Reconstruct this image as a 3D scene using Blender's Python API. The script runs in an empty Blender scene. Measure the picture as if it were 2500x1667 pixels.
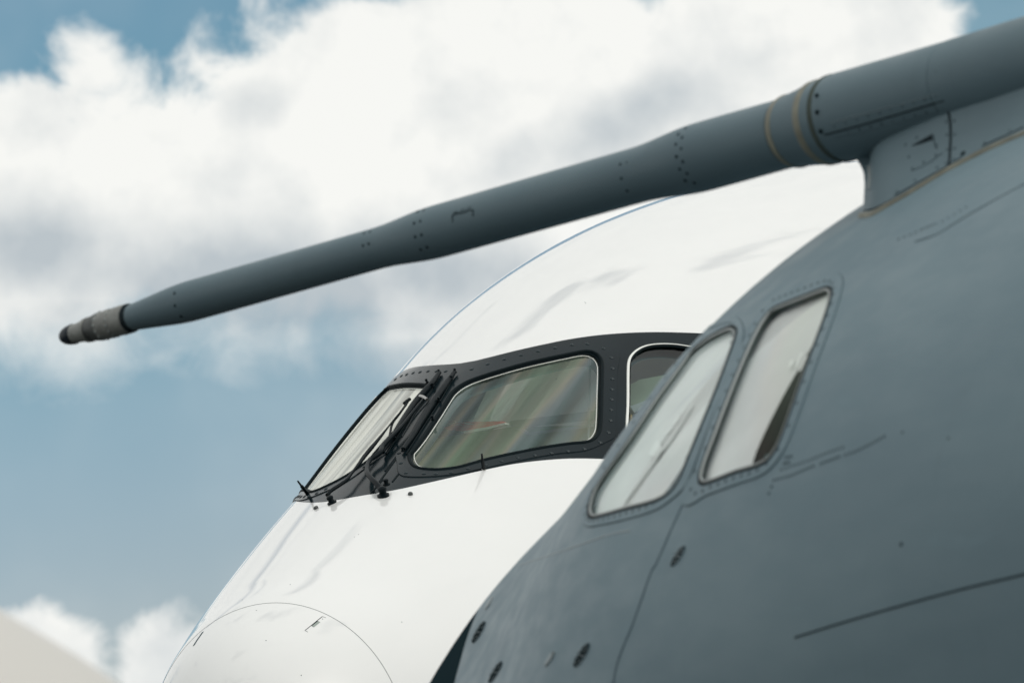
import bpy, bmesh, math, random
import numpy as np
from mathutils import Vector, Matrix
from mathutils.geometry import delaunay_2d_cdt
random.seed(4); rng = np.random.RandomState(7)
R_ = math.radians
scene = bpy.context.scene
COL = scene.collection

# ------------------------------------------------------------------ camera
FPX = 15000.0; EL = R_(5.5); ROLL = R_(8.0)
C0 = np.array([0.0, 0.0, 1.7])
_F = np.array([0, math.cos(EL), math.sin(EL)]); _R = np.array([1.0, 0, 0]); _U = np.array([0, -math.sin(EL), math.cos(EL)])
CF = _F; CR = math.cos(ROLL)*_R - math.sin(ROLL)*_U; CU = math.sin(ROLL)*_R + math.cos(ROLL)*_U
cam_data = bpy.data.cameras.new('camera'); cam = bpy.data.objects.new('camera', cam_data); COL.objects.link(cam)
cam_data.sensor_width = 36; cam_data.lens = FPX*36/2500; cam_data.clip_start = 0.5; cam_data.clip_end = 20000
cam.matrix_world = Matrix(((CR[0], CU[0], -CF[0], C0[0]), (CR[1], CU[1], -CF[1], C0[1]), (CR[2], CU[2], -CF[2], C0[2]), (0, 0, 0, 1)))
cam_data.dof.use_dof = True; cam_data.dof.focus_distance = 30.6; cam_data.dof.aperture_fstop = 10.0
scene.camera = cam

# ------------------------------------------------------------------ light and exposure
SUN_DIR = Vector((0.66, -0.52, 0.58)).normalized()
sun_d = bpy.data.lights.new('sun', 'SUN'); sun_d.energy = 1.35; sun_d.angle = R_(14); sun_d.color = (1.0, 0.96, 0.90)
sun = bpy.data.objects.new('sun', sun_d); COL.objects.link(sun)
sun.rotation_euler = (-SUN_DIR).to_track_quat('-Z', 'Y').to_euler()
scene.view_settings.view_transform = 'Standard'; scene.view_settings.look = 'None'
scene.view_settings.exposure = 0.0; scene.view_settings.gamma = 1.0; scene.view_settings.use_curve_mapping = False

class NT:
    def __init__(s, tree): s.t = tree; s.n = tree.nodes; s.l = tree.links
    def new(s, typ, **kw):
        nd = s.n.new(typ)
        for k, v in kw.items(): setattr(nd, k, v)
        return nd
    def put(s, sock, v):
        if isinstance(v, bpy.types.NodeSocket): s.l.new(v, sock)
        else: sock.default_value = v
    def math(s, op, a, b=0.0, c=0.0, clamp=False):
        nd = s.new('ShaderNodeMath', operation=op, use_clamp=clamp)
        for i, v in enumerate((a, b, c)): s.put(nd.inputs[i], v)
        return nd.outputs[0]
    def dot(s, v, c):
        nd = s.new('ShaderNodeVectorMath', operation='DOT_PRODUCT'); s.put(nd.inputs[0], v); nd.inputs[1].default_value = tuple(c); return nd.outputs['Value']
    def noise(s, vec, scale, detail=5, rough=.55, dist=0.0):
        nd = s.new('ShaderNodeTexNoise'); s.put(nd.inputs['Vector'], vec); nd.inputs['Scale'].default_value = scale
        nd.inputs['Detail'].default_value = detail; nd.inputs['Roughness'].default_value = rough; nd.inputs['Distortion'].default_value = dist
        return nd.outputs['Fac']
    def smooth(s, v, a, b, lo=0.0, hi=1.0):
        nd = s.new('ShaderNodeMapRange', interpolation_type='SMOOTHSTEP'); s.put(nd.inputs['Value'], v)
        nd.inputs['From Min'].default_value = a; nd.inputs['From Max'].default_value = b
        nd.inputs['To Min'].default_value = lo; nd.inputs['To Max'].default_value = hi
        return nd.outputs['Result']
    def mix(s, f, a, b, blend='MIX'):
        nd = s.new('ShaderNodeMix', data_type='RGBA', blend_type=blend)
        s.put(nd.inputs['Factor'], f)
        s.put(nd.inputs['A'], a if isinstance(a, bpy.types.NodeSocket) else tuple(a) + (1,)*(4-len(a)))
        s.put(nd.inputs['B'], b if isinstance(b, bpy.types.NodeSocket) else tuple(b) + (1,)*(4-len(b)))
        return [o for o in nd.outputs if o.type == 'RGBA'][0]

def build_world():
    w = bpy.data.worlds.new('World'); scene.world = w; w.use_nodes = True
    w.node_tree.nodes.clear(); T = NT(w.node_tree)
    ST = 0.10
    sky = T.new('ShaderNodeTexSky', sky_type='NISHITA'); sky.sun_disc = False
    sky.sun_elevation = math.asin(SUN_DIR.z); sky.sun_rotation = math.atan2(SUN_DIR.x, SUN_DIR.y)
    sky.air_density = 1.0; sky.dust_density = 0.6; sky.ozone_density = 1.5
    tc = T.new('ShaderNodeTexCoord').outputs['Generated']
    # tangent coordinates of the northern sky, in degrees-like units
    f = T.math('MAXIMUM', T.dot(tc, CF), 0.05)
    X = T.math('MULTIPLY', T.math('DIVIDE', T.dot(tc, CR), f), FPX)
    Y = T.math('MULTIPLY', T.math('DIVIDE', T.dot(tc, CU), f), FPX)
    def ell(cx, cy, rx, ry, rot=0.0):
        a = R_(rot); dx = T.math('SUBTRACT', X, cx-1250); dy = T.math('SUBTRACT', Y, 833.5-cy)
        u = T.math('ADD', T.math('MULTIPLY', dx, math.cos(a)/rx), T.math('MULTIPLY', dy, math.sin(a)/rx))
        v = T.math('ADD', T.math('MULTIPLY', dx, -math.sin(a)/ry), T.math('MULTIPLY', dy, math.cos(a)/ry))
        r = T.math('SQRT', T.math('ADD', T.math('MULTIPLY', u, u), T.math('MULTIPLY', v, v)))
        return T.math('MULTIPLY', T.math('SUBTRACT', 1.0, r), min(rx, ry)/300.0)
    fld = None
    for e in CLOUDS:
        q = ell(*e); fld = q if fld is None else T.math('MAXIMUM', fld, q)
    fld = T.math('MAXIMUM', T.math('MINIMUM', fld, 0.7), -0.9)
    far = T.math('SUBTRACT', 1.0, T.dot(tc, CF))          # angle away from the northern sky
    wf = T.smooth(far, 0.004, 0.012)
    big = T.noise(tc, 5.0, 3, .5)
    fld = T.math('ADD', T.math('MULTIPLY', fld, T.math('SUBTRACT', 1.0, wf)),
                 T.math('MULTIPLY', T.math('MULTIPLY', T.math('SUBTRACT', big, 0.31), 3.0), wf))
    n1 = T.noise(tc, 26.0, 3.0, .5); n2 = T.noise(tc, 85.0, 5.0, .55, 0.3)
    nf = T.math('SUBTRACT', 1.0, T.math('MULTIPLY', wf, 0.8))
    D = T.math('ADD', fld, T.math('MULTIPLY', T.math('MULTIPLY', T.math('SUBTRACT', n1, 0.5), 0.65), nf))
    D = T.math('ADD', D, T.math('MULTIPLY', T.math('MULTIPLY', T.math('SUBTRACT', n2, 0.5), 0.9), nf))
    lowb = T.math('MULTIPLY', T.smooth(Y, 250, -50), T.smooth(Y, -560, -420))      # the cloud base frays softly
    wdt = T.math('MULTIPLY', T.math('MULTIPLY', lowb, T.math('SUBTRACT', 1.0, wf)), 0.34)
    ar = T.new('ShaderNodeMapRange', interpolation_type='SMOOTHSTEP'); T.put(ar.inputs['Value'], D)
    T.put(ar.inputs['From Min'], T.math('SUBTRACT', -0.06, wdt)); T.put(ar.inputs['From Max'], T.math('ADD', 0.28, wdt))
    alpha = T.math('MAXIMUM', ar.outputs['Result'], T.smooth(T.noise(tc, 12.0, 4, .55), .42, .72, 0.02, 0.22))
    # brightness inside the clouds
    dark = None
    for e in SHADES:
        k = e[5]; q = T.math('MULTIPLY', T.smooth(ell(*e[:5]), -0.15*min(e[2], e[3])/300, 0.9*min(e[2], e[3])/300), k)
        dark = q if dark is None else T.math('MAXIMUM', dark, q)
    dark = T.math('ADD', T.math('MULTIPLY', dark, T.math('SUBTRACT', 1.0, wf)), T.math('MULTIPLY', 0.15, wf))
    sh = T.noise(tc, 40.0, 4.0, .5)
    dark = T.math('ADD', dark, T.math('MULTIPLY', T.math('MULTIPLY', T.math('SUBTRACT', 0.53, sh), 1.6), nf))
    sh2 = T.noise(tc, 120.0, 3.0, .5)
    dark = T.math('ADD', dark, T.math('MULTIPLY', T.math('SUBTRACT', 0.5, sh2), 0.7))
    dark = T.math('MAXIMUM', T.math('MINIMUM', dark, 1.0), 0.0)
    k = 1/ST
    cloud = T.mix(dark, [c*k for c in CLOUD_HI], [c*k for c in CLOUD_LO])
    sp = T.new('ShaderNodeSeparateXYZ'); T.put(sp.inputs[0], tc)
    tint = T.mix(T.smooth(sp.outputs[2], .05, .14), SKY_LOW, SKY_HIGH)
    blue = T.mix(1.0, sky.outputs[0], tint, 'MULTIPLY')
    col = T.mix(alpha, blue, cloud)
    bg = T.new('ShaderNodeBackground'); T.put(bg.inputs['Color'], col); bg.inputs['Strength'].default_value = ST
    out = T.new('ShaderNodeOutputWorld'); T.l.new(bg.outputs[0], out.inputs[0])
SKY_LOW = (.68, .70, .83); SKY_HIGH = (.46, .66, .70)
CLOUD_HI = (0.93, 0.935, 0.905); CLOUD_LO = (0.50, 0.555, 0.59)
CLOUDS = [(1400, 400, 1150, 500, 0), (2020, 150, 410, 330, 0), (90, 545, 580, 360, 0), (250, 165, 140, 95, -10), (600, 500, 520, 350, 0),
          (110, 1660, 200, 190, 0), (440, 1650, 190, 190, 0), (1200, 500, 600, 420, 0)]
SHADES = [(150, 610, 620, 190, -8, .85), (650, 700, 620, 170, -4, 1.0), (1430, 330, 460, 110, 25, .6), (620, 260, 130, 80, 0, .35), (1080, 680, 380, 200, 0, .75),
          (900, 900, 400, 120, 0, .6), (400, 1650, 170, 150, 0, .55), (250, 760, 400, 120, 0, .5)]
build_world()

# ------------------------------------------------------------------ body surfaces
def spl(v, u):
    v = np.asarray(v); n = len(v)-1
    e = np.concatenate([[2*v[0]-v[1]], v, [v[-1]]])
    x = np.clip(u, 0, 1)*n; i = np.minimum(x.astype(int), n-1); t = x-i
    a, b, c, d = e[i], e[i+1], e[i+2], e[i+3]
    return b+0.5*t*(c-a+t*(2*a-5*b+4*c-d+t*(3*(b-c)+d-a)))
def rays(P):
    P = np.asarray(P, float)
    return CF+((P[:, 0]-1250)/FPX)[:, None]*CR+((833.5-P[:, 1])/FPX)[:, None]*CU
class Body:
    """A fuselage: sections along the aft axis a, lateral (port) axis p, up axis u."""
    def __init__(s, N, yaw, pitch, S, w, zt, zb, zc):
        s.N = np.array(N); s.S = S; s.w = w; s.zt = zt; s.zb = zb; s.zc = zc
        cy, sy = math.cos(yaw), math.sin(yaw)
        s.p = np.array([sy, -cy, 0]); z = np.array([0, 0, 1.])
        s.a = math.cos(pitch)*np.array([cy, sy, 0])+math.sin(pitch)*z
        s.u = np.cross(s.a, s.p)
        if s.u[2] < 0: s.u = -s.u
    def loc(b, X):
        r = X-b.N; return r@b.a, r@b.p, r@b.u
    def prof(b, s):
        u = np.sqrt(np.clip(s, 1e-4, None)/b.S)
        return spl(b.w, u), spl(b.zt, u), spl(b.zb, u), spl(b.zc, u)
    def F(b, X):
        s, y, z = b.loc(X); w, zt, zb, zc = b.prof(np.clip(s, 2e-3, None)); w = np.maximum(w, .02)
        h = np.maximum(np.where(z > zc, zt-zc, zc-zb), .02)
        return np.sqrt((y/w)**2+((z-zc)/h)**2)-1+np.clip(-s, 0, None)*3
    def hit(b, P):
        d = rays(P); t0 = np.linalg.norm(b.N-C0)+1.0; n = 500
        t = np.linspace(t0-9, t0+9, n); X = C0+d[:, None, :]*t[None, :, None]
        f = b.F(X.reshape(-1, 3)).reshape(len(d), n); k = np.arange(len(d))
        neg = f < 0; has = neg.any(1); i = np.maximum(np.where(has, neg.argmax(1), f.argmin(1)), 1)
        f0, f1 = f[k, i-1], f[k, i]; w = np.where(has, f0/(f0-f1+1e-12), 1)
        return C0+d*(t[i-1]+(t[1]-t[0])*w)[:, None]
    def st_of(b, X):
        s, y, z = b.loc(X); s = np.clip(s, 1e-3, None); w, zt, zb, zc = b.prof(s)
        h = np.where(z > zc, zt-zc, zc-zb)
        return np.stack([s, np.arctan2(y/w, (z-zc)/h)], 1)
    def st(b, P): return b.st_of(b.hit(P))
    def pos0(b, st):
        s, th = st[:, 0], st[:, 1]; w, zt, zb, zc = b.prof(s); c = np.cos(th); h = np.where(c > 0, zt-zc, zc-zb)
        return b.N+s[:, None]*b.a+(w*np.sin(th))[:, None]*b.p+(zc+h*c)[:, None]*b.u
    def nrm(b, st):
        e = 1e-3; ds = np.array([e, 0]); dt = np.array([0, e]); st = st.copy(); st[:, 0] = np.maximum(st[:, 0], 2e-3)
        n = np.cross(b.pos0(st+ds)-b.pos0(st-ds), b.pos0(st+dt)-b.pos0(st-dt))
        c = b.pos0(st)-(b.N+st[:, :1]*b.a+b.prof(st[:, 0])[3][:, None]*b.u)
        n *= np.sign((n*c).sum(1))[:, None]
        return n/np.maximum(np.linalg.norm(n, axis=1, keepdims=True), 1e-9)
    def pos(b, st, off=0.0):
        st = np.atleast_2d(np.asarray(st, float)); X = b.pos0(st)
        return X+b.nrm(st)*off if np.any(off) else X

WB = Body([-1.7699, 31.8061, 2.7294], 1.187214, -0.009323, 10.0,
    [0.0, 0.255, 0.5006, 0.7355, 0.957, 1.1785, 1.3615, 1.494, 1.6623, 1.9015, 2.1921, 2.5267, 2.9018],
    [0.0, 0.3738, 0.6675, 0.8921, 1.083, 1.3362, 1.6682, 2.0727, 2.5495, 3.0151, 3.3887, 3.6856, 3.9291],
    [0.0, -0.1476, -0.4301, -0.6625, -0.8889, -1.1076, -1.35, -1.6007, -1.8278, -2.0344, -2.1472, -2.2, -2.2],
    [0.0, 0.1131, 0.1187, 0.1148, 0.0971, 0.1143, 0.1591, 0.236, 0.3608, 0.4904, 0.6208, 0.7428, 0.8646])
GB = Body([-0.5358, 19.3596, 1.0666], -0.837891, -0.06056, 10.0,
    [0.0, 0.2909, 0.5713, 0.8423, 1.1091, 1.3826, 1.6642, 2.0266, 2.4136, 2.642, 2.7626, 2.8141, 2.8282, 2.8284, 2.8275],
    [0.0, 0.4403, 0.8654, 1.269, 1.637, 1.9539, 2.2031, 2.4812, 2.7809, 2.9604, 3.0968, 3.2206, 3.3435, 3.468, 3.5945],
    [0.0, -0.1276, -0.4454, -0.708, -0.9714, -1.2102, -1.4347, -1.6, -1.7531, -1.9066, -1.9551, -2.0, -2.0, -2.0, -2.0],
    [0.0, 0.1564, 0.21, 0.2805, 0.3328, 0.3841, 0.4859, 0.7254, 1.0529, 1.3183, 1.4708, 1.5103, 1.5717, 1.634, 1.6973])
GROUND_Z = -2.4

# ------------------------------------------------------------------ materials
def mat(name): 
    m = bpy.data.materials.new(name); m.use_nodes = True; m.node_tree.nodes.clear(); return m, NT(m.node_tree)
def pbr(name, col, rough=.5, metal=0.0, coat=0.0, coat_rough=.03, spec=.5, var=0.0, vscale=2.0, bump=0.0, bscale=30.0, col2=None, rvar=0.0):
    m, T = mat(name); p = T.new('ShaderNodeBsdfPrincipled'); o = T.new('ShaderNodeOutputMaterial'); T.l.new(p.outputs[0], o.inputs[0])
    tc = T.new('ShaderNodeTexCoord').outputs['Object']
    if var or col2:
        n = T.noise(tc, vscale, 6, .6)
        c2 = col2 if col2 else tuple(c*(1-var) for c in col)
        T.put(p.inputs['Base Color'], T.mix(T.smooth(n, .3, .7), col, c2))
    else: p.inputs['Base Color'].default_value = tuple(col)+(1,)
    p.inputs['Roughness'].default_value = rough
    if rvar: T.put(p.inputs['Roughness'], T.smooth(T.noise(tc, vscale*1.7, 5, .6), .25, .75, rough-rvar, rough+rvar))
    p.inputs['Metallic'].default_value = metal; p.inputs['Specular IOR Level'].default_value = spec
    p.inputs['Coat Weight'].default_value = coat; p.inputs['Coat Roughness'].default_value = coat_rough
    if bump:
        b = T.new('ShaderNodeBump'); b.inputs['Strength'].default_value = 1.0; b.inputs['Distance'].default_value = bump
        T.put(b.inputs['Height'], T.noise(tc, bscale, 3, .5)); T.l.new(b.outputs[0], p.inputs['Normal'])
        if coat: T.l.new(b.outputs[0], p.inputs['Coat Normal'])
    return m
def body_vec(T, body, sc=(1, 1, 1)):
    """object coordinates turned into the aircraft's own axes (aft, port, up), scaled"""
    tc = T.new('ShaderNodeTexCoord').outputs['Object']
    cb = T.new('ShaderNodeCombineXYZ')
    for i, ax in enumerate((body.a, body.p, body.u)):
        T.put(cb.inputs[i], T.math('MULTIPLY', T.dot(tc, ax), sc[i]))
    return cb.outputs[0]
def grey_paint(name='grey_aircraft_paint', k=1.0):
    m, T = mat(name); GREY_A, GREY_B = [tuple(c*k for c in q) for q in GREYS]; p = T.new('ShaderNodeBsdfPrincipled'); o = T.new('ShaderNodeOutputMaterial'); T.l.new(p.outputs[0], o.inputs[0])
    v = body_vec(T, GB, (.6, 1, 1.6)); n = T.noise(v, 1.6, 5, .6); n2 = T.noise(v, 9, 5, .6)
    c = T.mix(T.smooth(n, .3, .7), GREY_A, GREY_B)
    v3 = body_vec(T, GB, (9, 2.5, .7)); n3 = T.noise(v3, 2.2, 5, .65)
    c = T.mix(T.smooth(n3, .55, .85, 0, .35), c, tuple(x*.72 for x in GREY_A))
    c = T.mix(T.smooth(n2, .6, .8, 0, .25), c, tuple(x*1.2 for x in GREY_A))
    T.put(p.inputs['Base Color'], c); T.put(p.inputs['Roughness'], T.smooth(n2, .3, .7, .42, .55))
    p.inputs['Specular IOR Level'].default_value = .2
    b = T.new('ShaderNodeBump'); b.inputs['Distance'].default_value = .0012; b.inputs['Strength'].default_value = .5
    T.put(b.inputs['Height'], T.noise(body_vec(T, GB, (1, 1, 1)), 3.0, 2, .5)); T.l.new(b.outputs[0], p.inputs['Normal'])
    return m
def white_paint():
    m, T = mat('white_gloss_paint'); p = T.new('ShaderNodeBsdfPrincipled'); o = T.new('ShaderNodeOutputMaterial'); T.l.new(p.outputs[0], o.inputs[0])
    v = body_vec(T, WB, (.5, 1, 1.2)); n = T.noise(v, 2.0, 5, .6)
    T.put(p.inputs['Base Color'], T.mix(T.smooth(n, .3, .8), (.785, .795, .785), (.765, .775, .765)))
    p.inputs['Roughness'].default_value = .4; p.inputs['Coat Weight'].default_value = 1.0; p.inputs['Coat Roughness'].default_value = .02; p.inputs['Coat IOR'].default_value = 1.62
    b = T.new('ShaderNodeBump'); b.inputs['Distance'].default_value = .004; b.inputs['Strength'].default_value = .25
    T.put(b.inputs['Height'], T.noise(body_vec(T, WB, (.5, 1.3, .6)), 2.5, 2, .5)); T.l.new(b.outputs[0], p.inputs['Coat Normal'])
    return m
GREY_A = (.148, .217, .249); GREY_B = (.125, .189, .222)
def glass(name, body, tint, refl, ior, film=0.0, streak=0.0, rough=.01, bump=.004, stretch=(1, 1, 1), scale=3.0, painted_sheen=0.0, sheen_col=(.5, .5, .5)):
    m, T = mat(name); o = T.new('ShaderNodeOutputMaterial')
    v = body_vec(T, body, stretch)
    n = T.noise(v, scale, 3, .5)
    bmp = T.new('ShaderNodeBump'); bmp.inputs['Strength'].default_value = 1.0; bmp.inputs['Distance'].default_value = bump; T.put(bmp.inputs['Height'], n)
    tr = T.new('ShaderNodeBsdfTransparent'); T.put(tr.inputs[0], tint+(1,))
    gl = T.new('ShaderNodeBsdfGlossy'); gl.inputs['Roughness'].default_value = rough; T.l.new(bmp.outputs[0], gl.inputs['Normal'])
    if film:
        ramp = T.new('ShaderNodeValToRGB'); T.put(ramp.inputs[0], T.noise(v, scale*.9, 2, .5, .2))
        cr = ramp.color_ramp; cols = [(.70, .95, .92), (.48, .84, .78), (.45, .72, .78), (.62, .73, .80), (1.0, .92, .72), (.66, .94, .64), (.85, .97, 1.0)]
        cr.elements[0].position = .30; cr.elements[0].color = cols[0]+(1,); cr.elements[1].position = .70; cr.elements[1].color = cols[-1]+(1,)
        for i, c in enumerate(cols[1:-1]): e = cr.elements.new(.36+.055*i); e.color = c+(1,)
        T.put(gl.inputs[0], T.mix(film, (refl, refl, refl), T.mix(1.0, ramp.outputs[0], (refl, refl, refl), 'MULTIPLY')))
    else: gl.inputs[0].default_value = (refl, refl, refl, 1)
    fr = T.new('ShaderNodeFresnel'); fr.inputs[0].default_value = ior; T.l.new(bmp.outputs[0], fr.inputs['Normal']); fac = fr.outputs[0]
    if streak: fac = T.math('MULTIPLY', fac, T.smooth(T.noise(v, scale*1.3, 3, .5), .32, .70, 1-streak, 1.0))  # reflected streaks patterned into the reflectance by noise
    mx = T.new('ShaderNodeMixShader'); T.l.new(fac, mx.inputs[0]); T.l.new(tr.outputs[0], mx.inputs[1]); T.l.new(gl.outputs[0], mx.inputs[2])
    last = mx.outputs[0]
    if painted_sheen:
        df = T.new('ShaderNodeBsdfDiffuse'); df.inputs[0].default_value = sheen_col+(1,)
        m2 = T.new('ShaderNodeMixShader'); T.put(m2.inputs[0], T.smooth(T.noise(v, scale*1.1, 3, .5), .33, .60, painted_sheen*.35, painted_sheen)); T.l.new(last, m2.inputs[1]); T.l.new(df.outputs[0], m2.inputs[2]); last = m2.outputs[0]  # pale diffuse veil painted in for bright reflections on the pane
    T.l.new(last, o.inputs[0]); return m
M = {}
GREYS = (GREY_A, GREY_B)
M['white'] = white_paint(); M['grey'] = grey_paint(); M['grey_probe'] = grey_paint('grey_probe_paint', .80)
M['black'] = pbr('black_gloss_surround', (.006, .014, .018), .16, spec=.07, var=.3)
M['black_panel'] = pbr('black_satin_frame', (.006, .014, .018), .2, spec=.07, var=.25)
M['rubber'] = pbr('dark_rubber', (.005, .010, .012), .6, spec=.05)
M['bolt_black'] = pbr('black_bolt', (.014, .026, .031), .3, spec=.3)
M['blade'] = pbr('wiper_black', (.003, .007, .009), .42, spec=.1)
M['steel'] = pbr('worn_steel', (.35, .35, .34), .3, metal=1.0)
M['seam'] = pbr('grey_seam', (.075, .105, .12), .7, spec=.0)
M['seam_soft'] = pbr('grey_soft_joint', (.105, .145, .17), .6, spec=.0)
M['seam_line'] = pbr('panel_gap', (.035, .05, .058), .7, spec=.0)
M['seam_light'] = pbr('pale_joint', (.24, .29, .31), .6)
M['rim_pale'] = pbr('pale_window_rim', (.26, .29, .29), .5)
M['olive_ring'] = pbr('olive_ring_paint', (.075, .09, .08), .5, spec=.0)
M['seam_dark'] = pbr('dark_joint', (.02, .028, .032), .7, spec=.0)
M['seam_white'] = pbr('thin_grey_joint', (.16, .18, .18), .6)
M['rivet'] = pbr('grey_rivet', (.060, .090, .105), .5, spec=.1)
M['sealant'] = pbr('tan_sealant', (.235, .235, .185), .6, var=.35, vscale=14)
M['white_line'] = pbr('white_sealant', (.80, .82, .78), .5)
M['radome'] = pbr('dark_radome', (.016, .030, .036), .8, spec=.0)  # radome coloured much darker than the fuselage skin
M['metal_tan'] = pbr('weathered_metal', (.25, .26, .245), .5, metal=.0, var=.35, vscale=20, bump=.001, bscale=80)
M['metal_dark'] = pbr('dark_weathered_metal', (.10, .11, .108), .5, metal=.3, var=.5, vscale=22)
M['cap'] = pbr('dark_blue_cap', (.010, .017, .026), .4, spec=.15)
M['liner'] = pbr('cockpit_lining', (.035, .090, .105), .8, var=.3)
M['dark_int'] = pbr('dark_cockpit_lining', (.010, .020, .018), .8, spec=.1)
M['coaming'] = pbr('olive_glareshield', (.28, .42, .22), .8, var=.25, vscale=4)
M['trim_pale'] = pbr('pale_trim', (.30, .35, .32), .6)
M['seat'] = pbr('pale_green_panel', (.55, .60, .48), .6)
M['red'] = pbr('red_cover', (.65, .05, .06), .5)
M['paper'] = pbr('white_paper', (.8, .8, .78), .8)
M['tan'] = pbr('tan_leather', (.50, .33, .16), .6)
M['glass_w'] = glass('windshield_glass', WB, (.92, 1.0, .95), .95, 2.4, film=.85, streak=.74, bump=.006, stretch=(.05, 2.0, .05), scale=2.6, painted_sheen=.11, sheen_col=(.50, .62, .52))
M['glass_w2'] = glass('windshield_glass_front', WB, (.86, .95, .90), .95, 2.6, film=.12, streak=.3, bump=.004, stretch=(.05, 2.2, .05), scale=4.0, painted_sheen=.8, sheen_col=(.86, .87, .80))
M['glass_side'] = glass('side_window_glass', WB, (.80, .92, .92), .9, 1.3, bump=.002)
M['glass_g'] = glass('grey_aircraft_glass', GB, (.98, .99, .98), .95, 1.13, film=.5, bump=.0012, stretch=(.6, .6, .6), scale=2.0)
M['pale_reflection'] = pbr('pale_reflection_sheet', (.92, .925, .92), .45, var=.2, vscale=1.9)  # pale colour standing in for milky reflections in the panes
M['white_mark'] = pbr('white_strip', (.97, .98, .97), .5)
M['print'] = pbr('dark_stencil', (.007, .014, .016), .6, spec=.0)

# ------------------------------------------------------------------ object helpers
def link(o, parent=None):
    COL.objects.link(o)
    if parent is not None:
        o.parent = parent; o.matrix_parent_inverse = Matrix.Translation(-Vector(parent.get('base', (0, 0, 0)))) if 'base' in parent else Matrix.Identity(4)
    return o
def root(name, base, label, cat):
    o = bpy.data.objects.new(name, None); o.location = base; COL.objects.link(o); o['base'] = tuple(base); o['label'] = label; o['category'] = cat
    o.empty_display_size = .3; return o
def mesh_obj(name, V, Fc, material, parent=None, smooth=True, normals=None):
    me = bpy.data.meshes.new(name); me.from_pydata([tuple(v) for v in np.asarray(V, float)], [], [tuple(int(i) for i in f) for f in Fc]); me.materials.append(material)
    if smooth: me.shade_smooth()
    if normals is not None: me.normals_split_custom_set_from_vertices([tuple(n) for n in normals])
    me.update(); o = bpy.data.objects.new(name, me); link(o, parent); return o
def inst(name, me, mw, parent):
    o = bpy.data.objects.new(name, me); link(o, parent); o.matrix_basis = mw; return o
def frame_at(P, n, t=None, scale=1.0):
    n = Vector(n).normalized(); t = Vector(t) if t is not None else Vector((0, 0, 1))
    x = t-n*t.dot(n); x = x.normalized() if x.length > 1e-6 else n.orthogonal().normalized(); y = n.cross(x)
    m = Matrix(((x[0], y[0], n[0], P[0]), (x[1], y[1], n[1], P[1]), (x[2], y[2], n[2], P[2]), (0, 0, 0, 1)))
    return m @ Matrix.Diagonal((scale, scale, scale, 1)) if not isinstance(scale, tuple) else m @ Matrix.Diagonal(scale+(1,))
def smooth_curve(P, closed=True, step=4.0):
    P = [np.array(p, float) for p in P]; n = len(P); out = []
    for i in range(n if closed else n-1):
        if closed: a, b, c, d = P[i-1], P[i], P[(i+1) % n], P[(i+2) % n]
        else: a, b, c, d = P[max(i-1, 0)], P[i], P[i+1], P[min(i+2, n-1)]
        k = max(1, int(np.linalg.norm(c-b)/step)); 
        # centripetal-like tangents, limited to the segment length
        L = np.linalg.norm(c-b)+1e-9
        m1 = (c-a)/max(np.linalg.norm(c-a), 1e-9)*L; m2 = (d-b)/max(np.linalg.norm(d-b), 1e-9)*L
        for j in range(k):
            t = j/k; out.append((2*t**3-3*t**2+1)*b+(t**3-2*t**2+t)*m1+(-2*t**3+3*t**2)*c+(t**3-t**2)*m2)
    if not closed: out.append(P[-1])
    return np.array(out)
def inpoly(P, poly):
    x, y = P[:, 0], P[:, 1]; r = np.zeros(len(P), bool); q = np.roll(poly, 1, axis=0)
    for (x1, y1), (x2, y2) in zip(poly, q):
        c = ((y1 > y) != (y2 > y)); 
        if c.any(): r ^= c & (x < (x2-x1)*(y-y1)/(y2-y1+1e-18)+x1)
    return r
def triangulate(body, dom, nx, ny, loops, xf, opens=()):
    """constrained triangulation of the body surface in its own parameters; loops are cut in as edges"""
    (s0, s1), (t0, t1) = dom
    A = lambda st: np.stack([np.sqrt(st[:, 0])*xf[0], st[:, 1]*xf[1]], 1)
    gx = np.linspace(math.sqrt(s0), math.sqrt(s1), nx)**2; gy = np.linspace(t0, t1, ny)
    G = np.stack(np.meshgrid(gx, gy, indexing='ij'), -1).reshape(-1, 2); g = A(G)
    keep = np.ones(len(G), bool); cell = (math.sqrt(s1)-math.sqrt(s0))*xf[0]/nx
    border = (G[:, 0] <= s0+1e-6) | (G[:, 0] >= s1-1e-6) | (G[:, 1] <= t0+1e-6) | (G[:, 1] >= t1-1e-6)
    V = []; E = []
    for q_, L in enumerate(list(loops)+list(opens)):
        a = A(L); lo = a.min(0)-cell; hi = a.max(0)+cell
        idx = np.where(keep & ~border & (g[:, 0] > lo[0]) & (g[:, 0] < hi[0]) & (g[:, 1] > lo[1]) & (g[:, 1] < hi[1]))[0]
        if len(idx):
            d = np.min(((g[idx][:, None, :]-a[None])**2).sum(-1), axis=1); keep[idx[d < (0.3*cell)**2]] = False
        n0 = len(V); V += [tuple(x) for x in a]; E += [(n0+i, n0+(i+1) % len(a)) for i in range(len(a) if q_ < len(loops) else len(a)-1)]
    V += [tuple(x) for x in g[keep]]
    res = delaunay_2d_cdt([Vector(v) for v in V], E, [], 0, 1e-7, False)
    P = np.array([tuple(v) for v in res[0]]); T = np.array([list(f) for f in res[2] if len(f) == 3])
    st = np.stack([(P[:, 0]/xf[0])**2, P[:, 1]/xf[1]], 1)
    return st, T
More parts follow.
